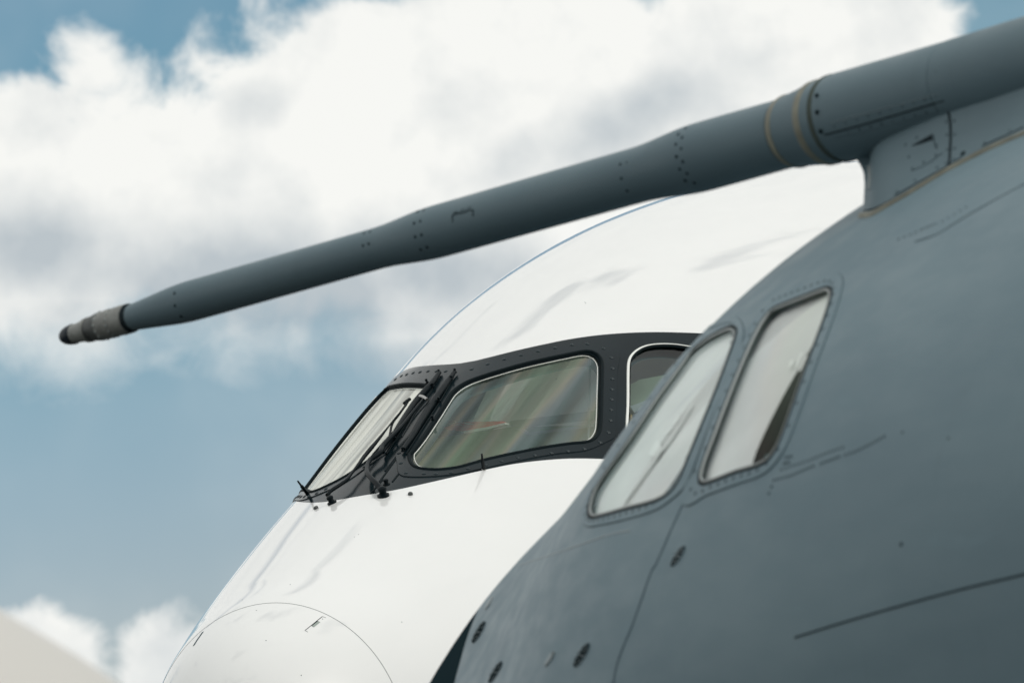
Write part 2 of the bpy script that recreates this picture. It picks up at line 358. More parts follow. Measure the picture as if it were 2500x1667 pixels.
def sub_mesh(name, body, st, T, material, parent, off=0.0, flip=None):
    used = np.unique(T); mp = -np.ones(len(st), int); mp[used] = np.arange(len(used)); s = st[used]
    X = body.pos(s, off); N = body.nrm(s); Tn = mp[T]
    fn = np.cross(X[Tn[:, 1]]-X[Tn[:, 0]], X[Tn[:, 2]]-X[Tn[:, 0]]); bad = (fn*N[Tn[:, 0]]).sum(1) < 0
    Tn[bad] = Tn[bad][:, ::-1]
    return mesh_obj(name, X, Tn, material, parent, True, N)
def ring_panel(name, body, outer, inner, material, parent, off=.004, n=None, depth=.012):
    """raised plate between two loops with the same point count, with edges of real thickness"""
    n = len(outer); Xo = body.pos(outer, off); Xi = body.pos(inner, off); K = 4; rows = [body.pos(outer, off-depth)]
    for k in range(K+1): rows.append(body.pos(outer+(inner-outer)*k/K, off))
    rows.append(body.pos(inner, off-depth*1.5)); V = np.concatenate(rows); F_ = []
    for r in range(len(rows)-1):
        for i in range(n): j = (i+1) % n; F_.append((r*n+i, r*n+j, (r+1)*n+j, (r+1)*n+i))
    o = mesh_obj(name, V, F_, material, parent, True); fix_normals(o); sharp(o); return o
def fix_normals(o):
    bm = bmesh.new(); bm.from_mesh(o.data); bmesh.ops.recalc_face_normals(bm, faces=bm.faces); bm.to_mesh(o.data); bm.free()
def sharp(o, ang=35):
    try: o.data.set_sharp_from_angle(angle=R_(ang))
    except Exception: pass
def resample(L, n, closed=True):
    L = np.asarray(L, float); Q = np.vstack([L, L[:1]]) if closed else L
    d = np.r_[0, np.cumsum(np.linalg.norm(np.diff(Q, axis=0), axis=1))]; t = np.linspace(0, d[-1], n+1)[:-1] if closed else np.linspace(0, d[-1], n)
    return np.stack([np.interp(t, d, Q[:, k]) for k in range(Q.shape[1])], 1)
def tube(name, P, r, material, parent, closed=False, seg=10, caps=True, flat=1.0, up=None):
    """tube along 3-D points; r a number or one radius per point; flat squeezes it"""
    P = np.asarray(P, float); n = len(P); r = np.full(n, r) if np.isscalar(r) else np.asarray(r); V = []; F_ = []
    T = np.gradient(P, axis=0) if not closed else (np.roll(P, -1, 0)-np.roll(P, 1, 0)); T /= np.linalg.norm(T, axis=1, keepdims=True)+1e-12
    ref = np.array([0, 0, 1.]) if up is None else None; x = None
    for i in range(n):
        if up is not None: u = up[i] if np.ndim(up) > 1 else up; x = np.cross(T[i], u); x /= np.linalg.norm(x)+1e-12
        else:
            x = np.cross(T[i], ref if abs(T[i][2]) < .9 else np.array([1., 0, 0])) if x is None else x-T[i]*(x@T[i]); x /= np.linalg.norm(x)+1e-12
        y = np.cross(x, T[i])
        for k in range(seg): a = 2*math.pi*k/seg; V.append(P[i]+x*math.cos(a)*r[i]+y*math.sin(a)*r[i]*flat)
    for i in range(n if closed else n-1):
        j = (i+1) % n
        for k in range(seg): m_ = (k+1) % seg; F_.append((i*seg+k, i*seg+m_, j*seg+m_, j*seg+k))
    if caps and not closed: F_ += [tuple(range(seg))[::-1], tuple((n-1)*seg+k for k in range(seg))]
    o = mesh_obj(name, V, F_, material, parent, True); sharp(o, 50); return o
def strip(name, body, st, width, off, material, parent, closed=False, crown=0.5):
    """low bead lying on the surface"""
    P = body.pos(st, off); N = body.nrm(st); T = (np.roll(P, -1, 0)-np.roll(P, 1, 0)) if closed else np.gradient(P, axis=0)
    S = np.cross(N, T); S /= np.linalg.norm(S, axis=1, keepdims=True)+1e-12; w = width/2 if np.isscalar(width) else np.asarray(width)[:, None]/2
    dd_ = off+.002 if off >= 0 else .001
    rows = [P-S*w-N*dd_, P-S*w*.6+N*.0004, P+N*.0008*crown, P+S*w*.6+N*.0004, P+S*w-N*dd_]; n = len(P); V = np.concatenate(rows); F_ = []
    for r in range(4):
        for i in range(n if closed else n-1): j = (i+1) % n; F_.append((r*n+i, r*n+j, (r+1)*n+j, (r+1)*n+i))
    return mesh_obj(name, V, F_, material, parent, True)
def lathe_mesh(name, prof, seg, material, sharp_ang=40):
    V = []; F_ = []; n = len(prof)
    for r, z in prof:
        for k in range(seg): a = 2*math.pi*k/seg; V.append((r*math.cos(a), r*math.sin(a), z))
    for i in range(n-1):
        for k in range(seg): m_ = (k+1) % seg; F_.append((i*seg+k, i*seg+m_, (i+1)*seg+m_, (i+1)*seg+k))
    F_.append(tuple((n-1)*seg+k for k in range(seg)))
    me = bpy.data.meshes.new(name); me.from_pydata(V, [], F_); me.materials.append(material); me.shade_smooth()
    try: me.set_sharp_from_angle(angle=R_(sharp_ang))
    except Exception: pass
    return me
BOLT = lathe_mesh('bolt', [(.0125, -.001), (.0125, .0018), (.0105, .0030), (.0095, .0016), (.0085, .0024), (.005, .0050), (.0022, .0054), (.0014, .0040)], 14, M['bolt_black'])
RIVET = lathe_mesh('rivet', [(.0058, -.001), (.0054, .0009), (.003, .0016)], 10, M['rivet'])
RIVET_DARK = lathe_mesh('dark_rivet', [(.0062, -.001), (.0056, .0010), (.003, .0016)], 10, M['print'])

def c0(l): return [(700+x/3.136, 780+y/3.136) for x, y in l]
def c1(l): return [(950+x/2.94, 780+y/2.94) for x, y in l]
def c2(l): return [(1350+x/2.24, 640+y/2.24) for x, y in l]
def c3(l): return [(1800+x/2.613, 60+y/2.613) for x, y in l]
def c5(l): return [(1600+x/2.351, 1000+y/2.351) for x, y in l]
def c6(l): return [(900+x/2.613, 240+y/2.613) for x, y in l]
def c7(l): return [(1050+x/3.36, 1300+y/3.36) for x, y in l]
def c8(l): return [(350+x/3.36, 1400+y/3.36) for x, y in l]
def c9(l): return [(0+x/1.7424, y/1.7424) for x, y in l]

# ------------------------------------------------------------------ ground
def ground():
    m, T = mat('apron_and_grass'); p = T.new('ShaderNodeBsdfPrincipled'); o = T.new('ShaderNodeOutputMaterial'); T.l.new(p.outputs[0], o.inputs[0])
    tc = T.new('ShaderNodeTexCoord').outputs['Object']
    c = T.mix(T.smooth(T.noise(tc, .05, 8, .6), .3, .7), (.028, .034, .034), (.042, .046, .044)); c = T.mix(T.smooth(T.noise(tc, 2.0, 8, .7), .4, .8, 0, .5), c, (.035, .04, .038))
    T.put(p.inputs['Base Color'], c); p.inputs['Roughness'].default_value = .9
    V = [(-3000, -3000, GROUND_Z), (3000, -3000, GROUND_Z), (3000, 3000, GROUND_Z), (-3000, 3000, GROUND_Z)]
    g = mesh_obj('ground', V, [(0, 1, 2, 3)], m, None, False); g['kind'] = 'structure'
    m2 = pbr('meadow_grass', (.03, .05, .02), .95, var=.4, vscale=.4)
    x0, x1, y0, y1 = -400, 400, 70, 900; z = GROUND_Z+.03
    g2 = mesh_obj('grass_field', [(x0, y0, z), (x1, y0, z), (x1, y1, z), (x0, y1, z)], [(0, 1, 2, 3)], m2, None, False); g2['kind'] = 'structure'
ground()

# ================================================================== white airliner
wroot = root('white_airliner', (float(WB.N[0]), float(WB.N[1]), GROUND_Z), 'glossy white airliner nose with black-framed cockpit windows and two parked wipers', 'airplane')
w_glass = c1([(160, 960), (165, 1010), (200, 1050), (290, 1068), (400, 1068), (520, 1050), (700, 1000), (900, 955), (1100, 915), (1300, 885), (1400, 875), (1460, 850), (1495, 800), (1505, 740), (1512, 500), (1515, 330), (1505, 290), (1470, 252), (1410, 237), (1300, 255), (1000, 320), (800, 375), (600, 440), (520, 480), (460, 530), (420, 590), (350, 700), (250, 850), (180, 940)])
w_frame = c1([(52, 960), (50, 990), (60, 1040), (66, 1100), (100, 1125), (250, 1130), (400, 1120), (560, 1095), (700, 1065), (900, 1020), (1200, 965), (1420, 938), (1575, 872), (1620, 840), (1625, 750), (1630, 600), (1635, 400), (1640, 207), (1500, 175), (1400, 160), (1300, 165), (1100, 200), (900, 245), (700, 300), (600, 345), (500, 398), (440, 470), (330, 640), (200, 800), (90, 930)])
w_bolts = c1([(120, 1105), (250, 1110), (335, 1112), (445, 1103), (567, 1075), (692, 1047), (806, 1020), (925, 995), (1045, 978), (1163, 962), (1282, 948), (1400, 932), (1513, 885), (1573, 815), (1588, 728), (1592, 652), (1596, 578), (1598, 505), (1600, 430), (1603, 355), (1594, 278), (1538, 212), (1423, 180), (1312, 187), (1190, 209), (1068, 232), (947, 260), (827, 290), (708, 325), (593, 362), (85, 1035), (72, 965)])
w_side = c1([(1716, 780), (1722, 600), (1725, 350), (1733, 295), (1757, 255), (1805, 218), (1865, 196), (1950, 187), (2050, 190), (2140, 203), (2300, 225), (2400, 290), (2425, 400), (2410, 700), (2370, 860), (2280, 905), (2000, 908), (1790, 900), (1730, 860)])
w_mask = c0([(1247, 350)])+c1([(500, 322), (700, 275), (900, 225), (1100, 180), (1300, 140), (1500, 112), (1700, 96), (1900, 90), (2060, 92), (2230, 98), (2400, 112), (2600, 160), (2760, 260), (2860, 420), (2880, 640), (2820, 850), (2650, 990), (2400, 1040), (2100, 1040), (1800, 1018), (1540, 1000), (1300, 997), (1100, 1010), (900, 1035), (700, 1075)])+c0([(1100, 1245), (850, 1300), (650, 1335), (600, 1343)])
def W(P, closed=True, step=5): return WB.st(smooth_curve(P, closed, step))
def mirror(st, ds=0.05, dth=R_(1.5)):
    q = st.copy(); q[:, 0] += ds; q[:, 1] = -q[:, 1]-dth; return q[::-1]
st_glass = W(w_glass); st_frame = W(w_frame); st_side = W(w_side)
mk = WB.st(smooth_curve(w_mask, False, 8)); mk = mk[mk[:, 1] > .02]; mk = mk[np.r_[True, np.linalg.norm(np.diff(mk, axis=0), axis=1) > 1e-3]]
st_mask = np.vstack([mk, mirror(mk, 0.0, 0.0)])
st_glass2 = mirror(st_glass); st_frame2 = mirror(st_frame); st_side2 = mirror(st_side)
S_RAD = 0.655
th_ = np.linspace(-math.pi, math.pi, 181)[1:-1]
def clean(st, tol=.006):
    out = [st[0]]
    for q in st[1:]:
        if np.hypot((q[0]-out[-1][0]), (q[1]-out[-1][1])) > tol: out.append(q)
    if np.hypot(*(out[0]-out[-1])) < tol: out.pop()
    return np.array(out)
st_glass, st_glass2, st_side, st_side2, st_mask = [clean(q) for q in (st_glass, st_glass2, st_side, st_side2, st_mask)]
loops = [st_glass, st_glass2, st_side, st_side2, st_mask]
st, T = triangulate(WB, ((.004, 24.0), (-math.pi, math.pi)), 230, 200, loops, (3.0, 1.5), [np.stack([np.full(200, S_RAD), np.linspace(-3.13, 3.13, 200)], 1)])
cen = st[T].mean(1)
in_open = np.zeros(len(T), bool)
for L in (st_glass, st_glass2, st_side, st_side2): in_open |= inpoly(cen, L)
in_mask = inpoly(cen, st_mask) & ~in_open
in_rad = cen[:, 0] < S_RAD
skin = sub_mesh('fuselage_skin', WB, st, T[~in_open & ~in_mask & ~in_rad], M['white'], wroot)
surround = sub_mesh('window_surround', WB, st, T[in_mask], M['black'], wroot)
radome = sub_mesh('radome', WB, st, T[in_rad & ~in_open], M['white'], wroot)
lin_sel = ~in_open & (cen[:, 0] > 1.5) & (cen[:, 0] < 9)
liner = sub_mesh('cockpit_lining', WB, st, T[lin_sel], M['liner'], wroot, off=-.09)
# radome joint: a ring at constant station
sj = np.stack([np.full(181, S_RAD), np.linspace(-math.pi, math.pi, 181)], 1)
strip('radome_joint', WB, sj, .0052, .0006, M['seam_white'], wroot)
# window panes and their frames
def window(glass_st, frame_st, mirrored, bolts):
    g = resample(np.c_[glass_st[:, 0], glass_st[:, 1]], 150); X = WB.pos(glass_st)
    n = 160; o = resample(clean(frame_st), n)
    gl = WB.pos(o); gi = resample(clean(glass_st), n)
    # align the start of both loops
    k = np.argmin(((gi-o[0])**2).sum(1)); gi = np.roll(gi, -k, 0)
    cenp = gi.mean(0); grow = cenp+(gi-cenp)*1.035
    fr = ring_panel('windshield_frame', WB, o, grow, M['black_panel'], wroot, off=.005, depth=.006)
    strip('frame_joint', WB, np.vstack([o]), .006, .0018, M['seam_dark'], fr, closed=True)
    tube('rubber_seal', WB.pos(cenp+(gi-cenp)*1.022, .002), .011, M['rubber'], fr, closed=True, seg=8)
    tube('rubber_seal_inner', WB.pos(cenp+(gi-cenp)*1.004, -.010), .008, M['rubber'], fr, closed=True, seg=8)
    q = WB.pos(cenp+(gi-cenp)*.975, -.012)
    tube('white_bead', q, .0024, M['white_line'], fr, closed=True, seg=6)
    for b in bolts: inst('bolt', BOLT, frame_at(WB.pos(b, .005)[0], WB.nrm(np.atleast_2d(b))[0]), fr)
    return fr
bolt_st = WB.st(w_bolts)
fr1 = window(st_glass, st_frame, False, bolt_st)
fr2 = window(st_glass2, st_frame2, True, mirror(bolt_st))
def pane(name, body, L, material, parent, off, nx=40, ny=40, xf=(3., 1.5)):
    L = clean(L); lo = L.min(0); hi = L.max(0)
    s_, T_ = triangulate(body, ((lo[0]-.01, hi[0]+.01), (lo[1]-.01, hi[1]+.01)), nx, ny, [L], xf)
    return sub_mesh(name, body, s_, T_[inpoly(s_[T_].mean(1), L)], material, parent, off)
pane('windshield_pane', WB, st_glass, M['glass_w'], wroot, -.014)
pane('windshield_pane', WB, st_glass2, M['glass_w2'], wroot, -.014)
for L in (st_side, st_side2):
    ps = pane('side_window_pane', WB, L, M['glass_side'], wroot, -.012)
    n = 140; g = resample(L, n); cg = g.mean(0)
    tube('window_bead', WB.pos(cg+(g-cg)*1.03, .002), .0085, M['white_line'], ps, closed=True, seg=8, flat=.5)
    tube('rubber_seal', WB.pos(cg+(g-cg)*1.0, -.004), .009, M['rubber'], ps, closed=True, seg=8)

# ---- wipers
def on(body, P, off=0.0):
    """points on or above the skin for traced positions"""
    st_ = body.st(P) if not isinstance(P, np.ndarray) else P
    return body.pos(st_, off), body.nrm(st_)
def wiper(base, elbow, arm_end, blade_a, blade_b, link_pts, heavy):
    """pivot, bent arm and blade of one windshield wiper, standing just off the skin"""
    w = None
    Pb, Nb = on(WB, [base], .0)
    piv = lathe_mesh('pivot', [(.030, -.004), (.030, .012), (.020, .016), (.017, .040), (.026, .044), (.026, .066), (.016, .074)], 18, M['blade'])
    pv = inst('wiper_arm', piv, frame_at(Pb[0], Nb[0]), wroot)
    return pv, Pb[0], Nb[0]
def chain(name, pts, offs, r, material, parent, flat=1.0, seg=8, sub=6):
    q = WB.st([p for p in pts]); P = np.array([WB.pos(q[i], offs[i])[0] for i in range(len(pts))])
    Q = smooth_curve(P, False, .012); rr = np.interp(np.linspace(0, 1, len(Q)), np.linspace(0, 1, len(np.atleast_1d(r))), np.atleast_1d(r)) if not np.isscalar(r) else r
    ups = WB.nrm(WB.st_of(Q))
    return tube(name, Q, rr, material, parent, seg=seg, flat=flat, up=ups)
ident = Matrix.Identity(4)
# port wiper: base (936,1210), arm up the centre post to (1044,995), blade alongside
pa = chain('wiper_arm', [(936, 1208), (918, 1194), (906, 1180), (903, 1165), (910, 1140), (934, 1122), (942, 1105), (985, 1060), (1015, 1025), (1042, 995)], [.03, .05, .055, .05, .045, .045, .045, .045, .05, .055], [.017, .015, .015, .013, .016, .015, .011, .010, .009, .008], M['blade'], wroot, sub=5)
chain('wiper_rod', [(985, 1078), (1003, 1050), (1019, 1022), (1040, 1000)], [.03, .035, .04, .045], .005, M['blade'], pa)
chain('wiper_hinge', [(1034, 989), (1041, 992), (1050, 998)], [.058, .06, .058], .010, M['steel'], pa)
Pb, Nb = on(WB, [(936, 1211)])
PIV = lathe_mesh('pivot', [(.034, -.004), (.034, .010), (.022, .014), (.018, .030), (.024, .034), (.024, .050), (.012, .058)], 18, M['blade'])
inst('wiper_pivot', PIV, frame_at(Pb[0], Nb[0]), pa)
inst('wiper_knuckle', PIV, frame_at(on(WB, [(946, 1195)], .03)[0][0], Nb[0], scale=(.6, .6, .6)), pa)
pb = chain('wiper_blade', [(1112, 916), (1090, 948), (1062, 988), (1035, 1030), (1006, 1078), (987, 1105)], [.022]*6, [.012, .020, .021, .021, .019, .012], M['blade'], wroot, flat=1.1)
chain('blade_rubber', [(1107, 925), (1080, 975), (1050, 1022), (1012, 1080), (992, 1112)], [.008]*5, .005, M['rubber'], pb)
for p in ((1113, 915), (1104, 932), (1074, 985), (1058, 1030), (985, 1107)): inst('blade_clip', PIV, frame_at(on(WB, [p], .015)[0][0], Nb[0], scale=(.33, .33, .45)), pb)
# starboard wiper: base (808,1224), arm to (1003,1000), blade by the pane
sa = chain('wiper_arm', [(806, 1224), (815, 1216), (850, 1192), (866, 1172), (885, 1148), (898, 1130), (935, 1085), (968, 1043), (1000, 1005)], [.04, .045, .045, .045, .045, .045, .045, .045, .045], [.012, .010, .008, .012, .013, .009, .005, .005, .005], M['blade'], wroot)
chain('wiper_rod', [(955, 1078), (965, 1045), (982, 1025), (1003, 998)], [.03, .035, .04, .045], .007, M['blade'], sa)
chain('wiper_hinge', [(995, 1004), (1003, 998), (1009, 993)], [.05, .052, .05], .010, M['blade'], sa)
Pb2, Nb2 = on(WB, [(811, 1228)])
inst('wiper_pivot', PIV, frame_at(Pb2[0], Nb2[0], scale=(.8, .8, .8)), sa)
sb = chain('wiper_blade', [(1076, 917), (1055, 948), (1022, 985), (996, 1022), (970, 1062), (938, 1112)], [.022]*6, [.012, .020, .019, .018, .015, .009], M['blade'], wroot, flat=1.1)
chain('blade_rubber', [(1070, 930), (1030, 985), (985, 1048), (945, 1110)], [.006]*4, .005, M['rubber'], sb)
for p in ((1076, 917), (1060, 950), (1046, 940), (1010, 1000), (966, 1075)): inst('blade_clip', PIV, frame_at(on(WB, [p], .015)[0][0], Nb2[0], scale=(.33, .33, .45)), sb)
# cover straps of the centre post
for a, b in (((925, 1178), (967, 1120)), ((958, 1176), (996, 1128)), ((905, 1205), (935, 1170)), ((940, 1150), (1010, 1060))):
    chain('post_strap', [a, ((a[0]+b[0])/2, (a[1]+b[1])/2), b], [.002]*3, .006, M['rubber'], surround, flat=.3)

# ---- small probes and drain studs
def stub(name, base, tip_px, parent):
    P, N = on(WB, [base]); N = Vector(N[0]); P = Vector(P[0])
    # direction: outwards, leaned forward along the skin
    t = Vector(rays([tip_px])[0]); q = Vector(C0)+t*((P-Vector(C0)).length/t.length)*0.997; d = (q-P); L = d.length
    o = tube(name, [P+d*k for k in (0, .05, .06, .30, .62, .64, 1)], [.013, .013, .010, .010, .010, .006, .005], M['blade'], parent)
    tube('probe_foot', [P-N*.004, P+N*.004, P+N*.010], [.016, .013, .008], M['white_line'], o)
    return o
stub('ice_detector', (1181, 1146), (1176, 1108), wroot)
stub('ice_detector', (752, 1207), (727, 1174), wroot)
STUD = lathe_mesh('drain_stud', [(.014, -.002), (.014, .008), (.010, .014), (.004, .015)], 12, M['metal_dark'])
for p in ((1002, 1207), (772, 1241)):
    P, N = on(WB, [p]); inst('drain_stud', STUD, frame_at(P[0], N[0]), wroot)
# radome latches: outlined flap with a dark slot
def latch(lines, slot):
    l = None
    P = WB.st(smooth_curve(slot, True, 3)); l = pane('radome_latch', WB, P, M['seam_white'], radome, .0012, 6, 6)
    return l
def px_line(body, name, pts, width, off, material, parent, step=6, closed=False):
    return strip(name, body, body.st(smooth_curve(pts, closed, step)), width, off, material, parent, closed)
la = px_line(WB, 'radome_latch', c8([(1325, 465), (1468, 350)]), .0045, .0008, M['seam_dark'], wroot)
for a in (([(1325, 465), (1350, 478)]), ([(1468, 350), (1498, 360)]), ([(1378, 425), (1398, 437)]), ([(1430, 388), (1450, 397)])): px_line(WB, 'latch_edge', c8(a), .0028, .0008, M['seam_white'], la, 2)
px_line(WB, 'latch_edge', c8([(1380, 424), (1428, 387)]), .009, .0010, M['seam_dark'], la, 3)
pane('latch_flap', WB, WB.st(c8([(1382, 425), (1400, 438), (1450, 398), (1430, 388)])), M['trim_pale'], la, .0011, 3, 3)
px_line(WB, 'radome_latch', c8([(413, 588), (440, 545), (488, 477)]), .022, .0010, M['seam'], wroot, 3)
for p in c8([(813, 213), (927, 300), (1006, 547), (1205, 87), (1470, 370), (1295, 832), (2120, 395)])+[(1358, 925), (875, 1304), (1180, 1132), (1430, 740), (865, 1310), (1428, 738)]:
    P, N = on(WB, [p]); inst('skin_screw', RIVET, frame_at(P[0], N[0], scale=.55), skin)

# ---- inside the cockpit, set where the panes show it
def wplane(P, s):
    """traced positions carried to the cross-section at station s"""
    d = rays(P); t = ((WB.N-C0)@WB.a+s)/(d@WB.a); return C0+d*t[:, None]
def slab(name, P3, thick, axis, material, parent):
    P3 = np.asarray(P3); n = len(P3); V = np.vstack([P3, P3+axis*thick]); F_ = [tuple(range(n))[::-1], tuple(range(n, 2*n))]+[(i, (i+1) % n, n+(i+1) % n, n+i) for i in range(n)]
    o = mesh_obj(name, V, F_, material, parent, False); fix_normals(o); return o
inter = slab('glareshield', wplane(c1([(40, 1300), (60, 980), (330, 855), (530, 820), (870, 770), (1520, 755), (1570, 750), (1570, 1100)]), 4.7), .5, WB.a, M['coaming'], wroot)
slab('glareshield_trim', wplane(c1([(865, 728), (1520, 648), (1560, 645), (1560, 708), (1520, 712), (950, 772), (870, 768)]), 4.64), .03, WB.a, M['trim_pale'], inter)
slab('glareshield_trim', wplane(c1([(905, 780), (990, 828), (1520, 760), (1520, 742), (1000, 810), (940, 775)]), 4.64), .03, WB.a, M['trim_pale'], inter)
tube('window_post', wplane(c1([(1443, 250), (1440, 500), (1430, 860)]), 4.35), .006, M['trim_pale'], inter)
slab('white_tag', wplane(c1([(1500, 335), (1514, 335), (1514, 390), (1500, 390)]), 4.36), .004, WB.a, M['white_mark'], inter)
bk = wplane([(1900, 300), (1900, 1500)], 8)[0]
SEAT_S = float(WB.st(c1([(2050, 600)]))[0, 0])+.25
seatb = slab('seat_back', wplane(c1([(1690, 900), (1725, 470), (1800, 430), (1990, 395), (2150, 380), (2300, 420), (2300, 1000), (1700, 1000)]), SEAT_S), .25, WB.a, M['seat'], wroot)
slab('seat_trim', wplane(c1([(1730, 620), (1900, 560), (2100, 500), (2100, 530), (1900, 600), (1760, 670)]), SEAT_S-.03), .02, WB.a, M['white_mark'], seatb)
slab('seat_trim', wplane(c1([(1720, 760), (1740, 720), (1735, 680), (1715, 690)]), SEAT_S-.05), .02, WB.a, M['tan'], seatb)
# booklet on the glareshield
base = wplane(c1([(640, 780)]), 4.0)[0]
book = root('red_booklet', tuple(float(x) for x in base), 'red booklet with white pages lying behind the large windshield pane', 'booklet')
slab('cover', wplane(c1([(395, 775), (500, 735), (800, 728), (830, 742), (700, 775), (530, 800), (420, 792)]), 4.0), .05, WB.a, M['red'], book)
slab('pages', wplane(c1([(530, 800), (700, 770), (830, 740), (832, 752), (700, 790), (540, 818)]), 3.97), .06, WB.a, M['paper'], book)
for (a, b) in (((415, 722), (560, 745)), ((430, 750), (520, 755)), ((540, 722), (600, 730)), ((470, 735), (610, 752))):
    p = wplane(c1([a, b]), 3.96); tube('cover_print', p, .0015, M['paper'], book, seg=5)

# ================================================================== grey transport
groot = root('grey_transport_aircraft', (float(GB.N[0]), float(GB.N[1]), GROUND_Z), 'matte grey military transport nose with a long refuelling probe above two slanted cockpit windows', 'airplane')
g1 = c2([(203, 1360), (212, 1385), (240, 1388), (400, 1345), (570, 1298), (640, 1255), (690, 1190), (720, 1120), (790, 950), (900, 680), (985, 450), (998, 400), (992, 372), (965, 365), (900, 392), (820, 440), (760, 490), (700, 570), (560, 760), (420, 970), (300, 1140), (230, 1250), (207, 1320)])
g1f = c2([(165, 1380), (163, 1420), (190, 1444), (240, 1440), (400, 1405), (560, 1355), (640, 1305), (720, 1230), (768, 1130), (830, 960), (960, 640), (1035, 450), (1044, 370), (1020, 312), (980, 300), (900, 330), (800, 390), (740, 440), (690, 510), (540, 720), (400, 920), (260, 1130), (190, 1250), (168, 1330)])
g2 = c2([(808, 1170), (815, 1200), (845, 1203), (1000, 1145), (1130, 1105), (1185, 1070), (1225, 1010), (1270, 900), (1390, 560), (1480, 320), (1512, 220), (1520, 170), (1505, 150), (1480, 152), (1380, 190), (1240, 245), (1195, 268), (1150, 320), (1105, 400), (1050, 520), (960, 740), (870, 980), (825, 1100)])
g2f = c2([(712, 1318), (850, 1270), (1000, 1215), (1130, 1170), (1200, 1120), (1270, 1020), (1320, 900), (1440, 560), (1540, 290), (1585, 130), (1580, 80), (1545, 58), (1500, 62), (1380, 105), (1250, 155), (1145, 205), (1120, 270), (1060, 400), (960, 640), (860, 900), (780, 1130)])
st_g1, st_g1f, st_g2, st_g2f = [GB.st(smooth_curve(q, True, 5)) for q in (g1, g1f, g2, g2f)]
st_g1, st_g2 = clean(st_g1, .004), clean(st_g2, .004)
g_rad = GB.st(smooth_curve(c7([(395, 625), (340, 760), (290, 900), (240, 1080), (200, 1230), (150, 1500), (90, 1900), (60, 2300)]), False, 6))
loopsg = [st_g1, st_g2]
o_ = np.argsort(g_rad[:, 1]); th_r = np.linspace(-3.13, 3.13, 400)
rad_line = np.stack([np.interp(th_r, g_rad[o_, 1], g_rad[o_, 0]), th_r], 1)
stg, Tg = triangulate(GB, ((.004, 16.0), (-math.pi, math.pi)), 210, 180, loopsg, (3.0, 1.5), [rad_line])
ceng = stg[Tg].mean(1); og = inpoly(ceng, st_g1) | inpoly(ceng, st_g2)
s_j = np.interp(ceng[:, 1], rad_line[:, 1], rad_line[:, 0])
radg = ceng[:, 0] < s_j
gskin = sub_mesh('fuselage_skin', GB, stg, Tg[~og & ~radg], M['grey'], groot)
grad = sub_mesh('radome', GB, stg, Tg[~og & radg], M['radome'], groot)
glin = sub_mesh('cockpit_lining', GB, stg, Tg[~og & (ceng[:, 0] > .8) & (ceng[:, 0] < 7)], M['dark_int'], groot, off=-.07)
def gwindow(L, Lf, bolts_n):
    n = 150; o = resample(clean(Lf, .003), n); gi = resample(L, n); k = np.argmin(((gi-o[0])**2).sum(1)); gi = np.roll(gi, -k, 0); cg = gi.mean(0)
    fr = ring_panel('window_frame', GB, o, cg+(gi-cg)*1.03, M['grey'], groot, off=.003, depth=.005)
    strip('frame_joint', GB, o, .004, .001, M['seam'], fr, closed=True)
    tube('window_seal', GB.pos(cg+(gi-cg)*1.02, .001), .0045, M['rubber'], fr, closed=True, seg=8)
    tube('window_rim', GB.pos(cg+(gi-cg)*.992, .001), .0038, M['rim_pale'], fr, closed=True, seg=8)
    m_ = resample((o+gi)/2*1.0, bolts_n)
    for b in m_: inst('rivet', RIVET, frame_at(GB.pos(b, .003)[0], GB.nrm(np.atleast_2d(b))[0]), fr)
    pn = pane('window_pane', GB, L, M['glass_g'], groot, -.003)
    return fr, pn
gf1, gp1 = gwindow(st_g1, st_g1f, 44); gf2, gp2 = gwindow(st_g2, st_g2f, 44)
# pale sheets painted in for the milky reflections; the aft one leaves a gap
bl1 = pane('reflection_sheet', GB, st_g1, M['pale_reflection'], groot, -.019)
b2 = c2([(770, 1260), (1047, 1125), (1053, 1090), (1083, 1000), (1162, 830), (1257, 650), (1350, 490), (1434, 335), (1520, 120), (1300, 150), (1150, 230), (1050, 420), (850, 950)])
bl2 = pane('reflection_sheet', GB, GB.st(smooth_curve(b2, True, 8)), M['pale_reflection'], groot, -.019)
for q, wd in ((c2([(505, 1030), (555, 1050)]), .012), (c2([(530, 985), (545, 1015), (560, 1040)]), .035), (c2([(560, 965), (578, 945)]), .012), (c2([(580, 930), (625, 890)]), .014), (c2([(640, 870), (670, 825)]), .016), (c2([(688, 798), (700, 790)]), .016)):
    px_line(GB, 'painted_reflection', q, wd, -.0115, M['white_mark'], bl1, 3)  # reflected dashes, painted in as white pieces behind the glass
px_line(GB, 'painted_reflection', c2([(360, 1300), (500, 1110), (640, 920), (740, 760)]), .022, -.0115, M['white_mark'], bl1, 6)
for q in (c2([(1275, 560), (1285, 520)]), c2([(1310, 560), (1340, 480)]), c2([(1325, 580), (1360, 500)])): px_line(GB, 'painted_reflection', q, .014, -.0115, M['white_mark'], bl2, 3)

hr = px_line(GB, 'seat_edge', c2([(1120, 1035), (1135, 1075), (1150, 1085)]), .008, -.03, M['seat'], glin, 3)
px_line(GB, 'seat_edge', c2([(1100, 1030), (1190, 1000), (1225, 985)]), .010, -.03, M['liner'], glin, 3)
pane('head_rest', GB, GB.st(smooth_curve(c2([(1165, 1060), (1170, 1010), (1200, 985), (1235, 985), (1215, 1030)]), True, 4)), M['liner'], glin, -.04, 5, 5)
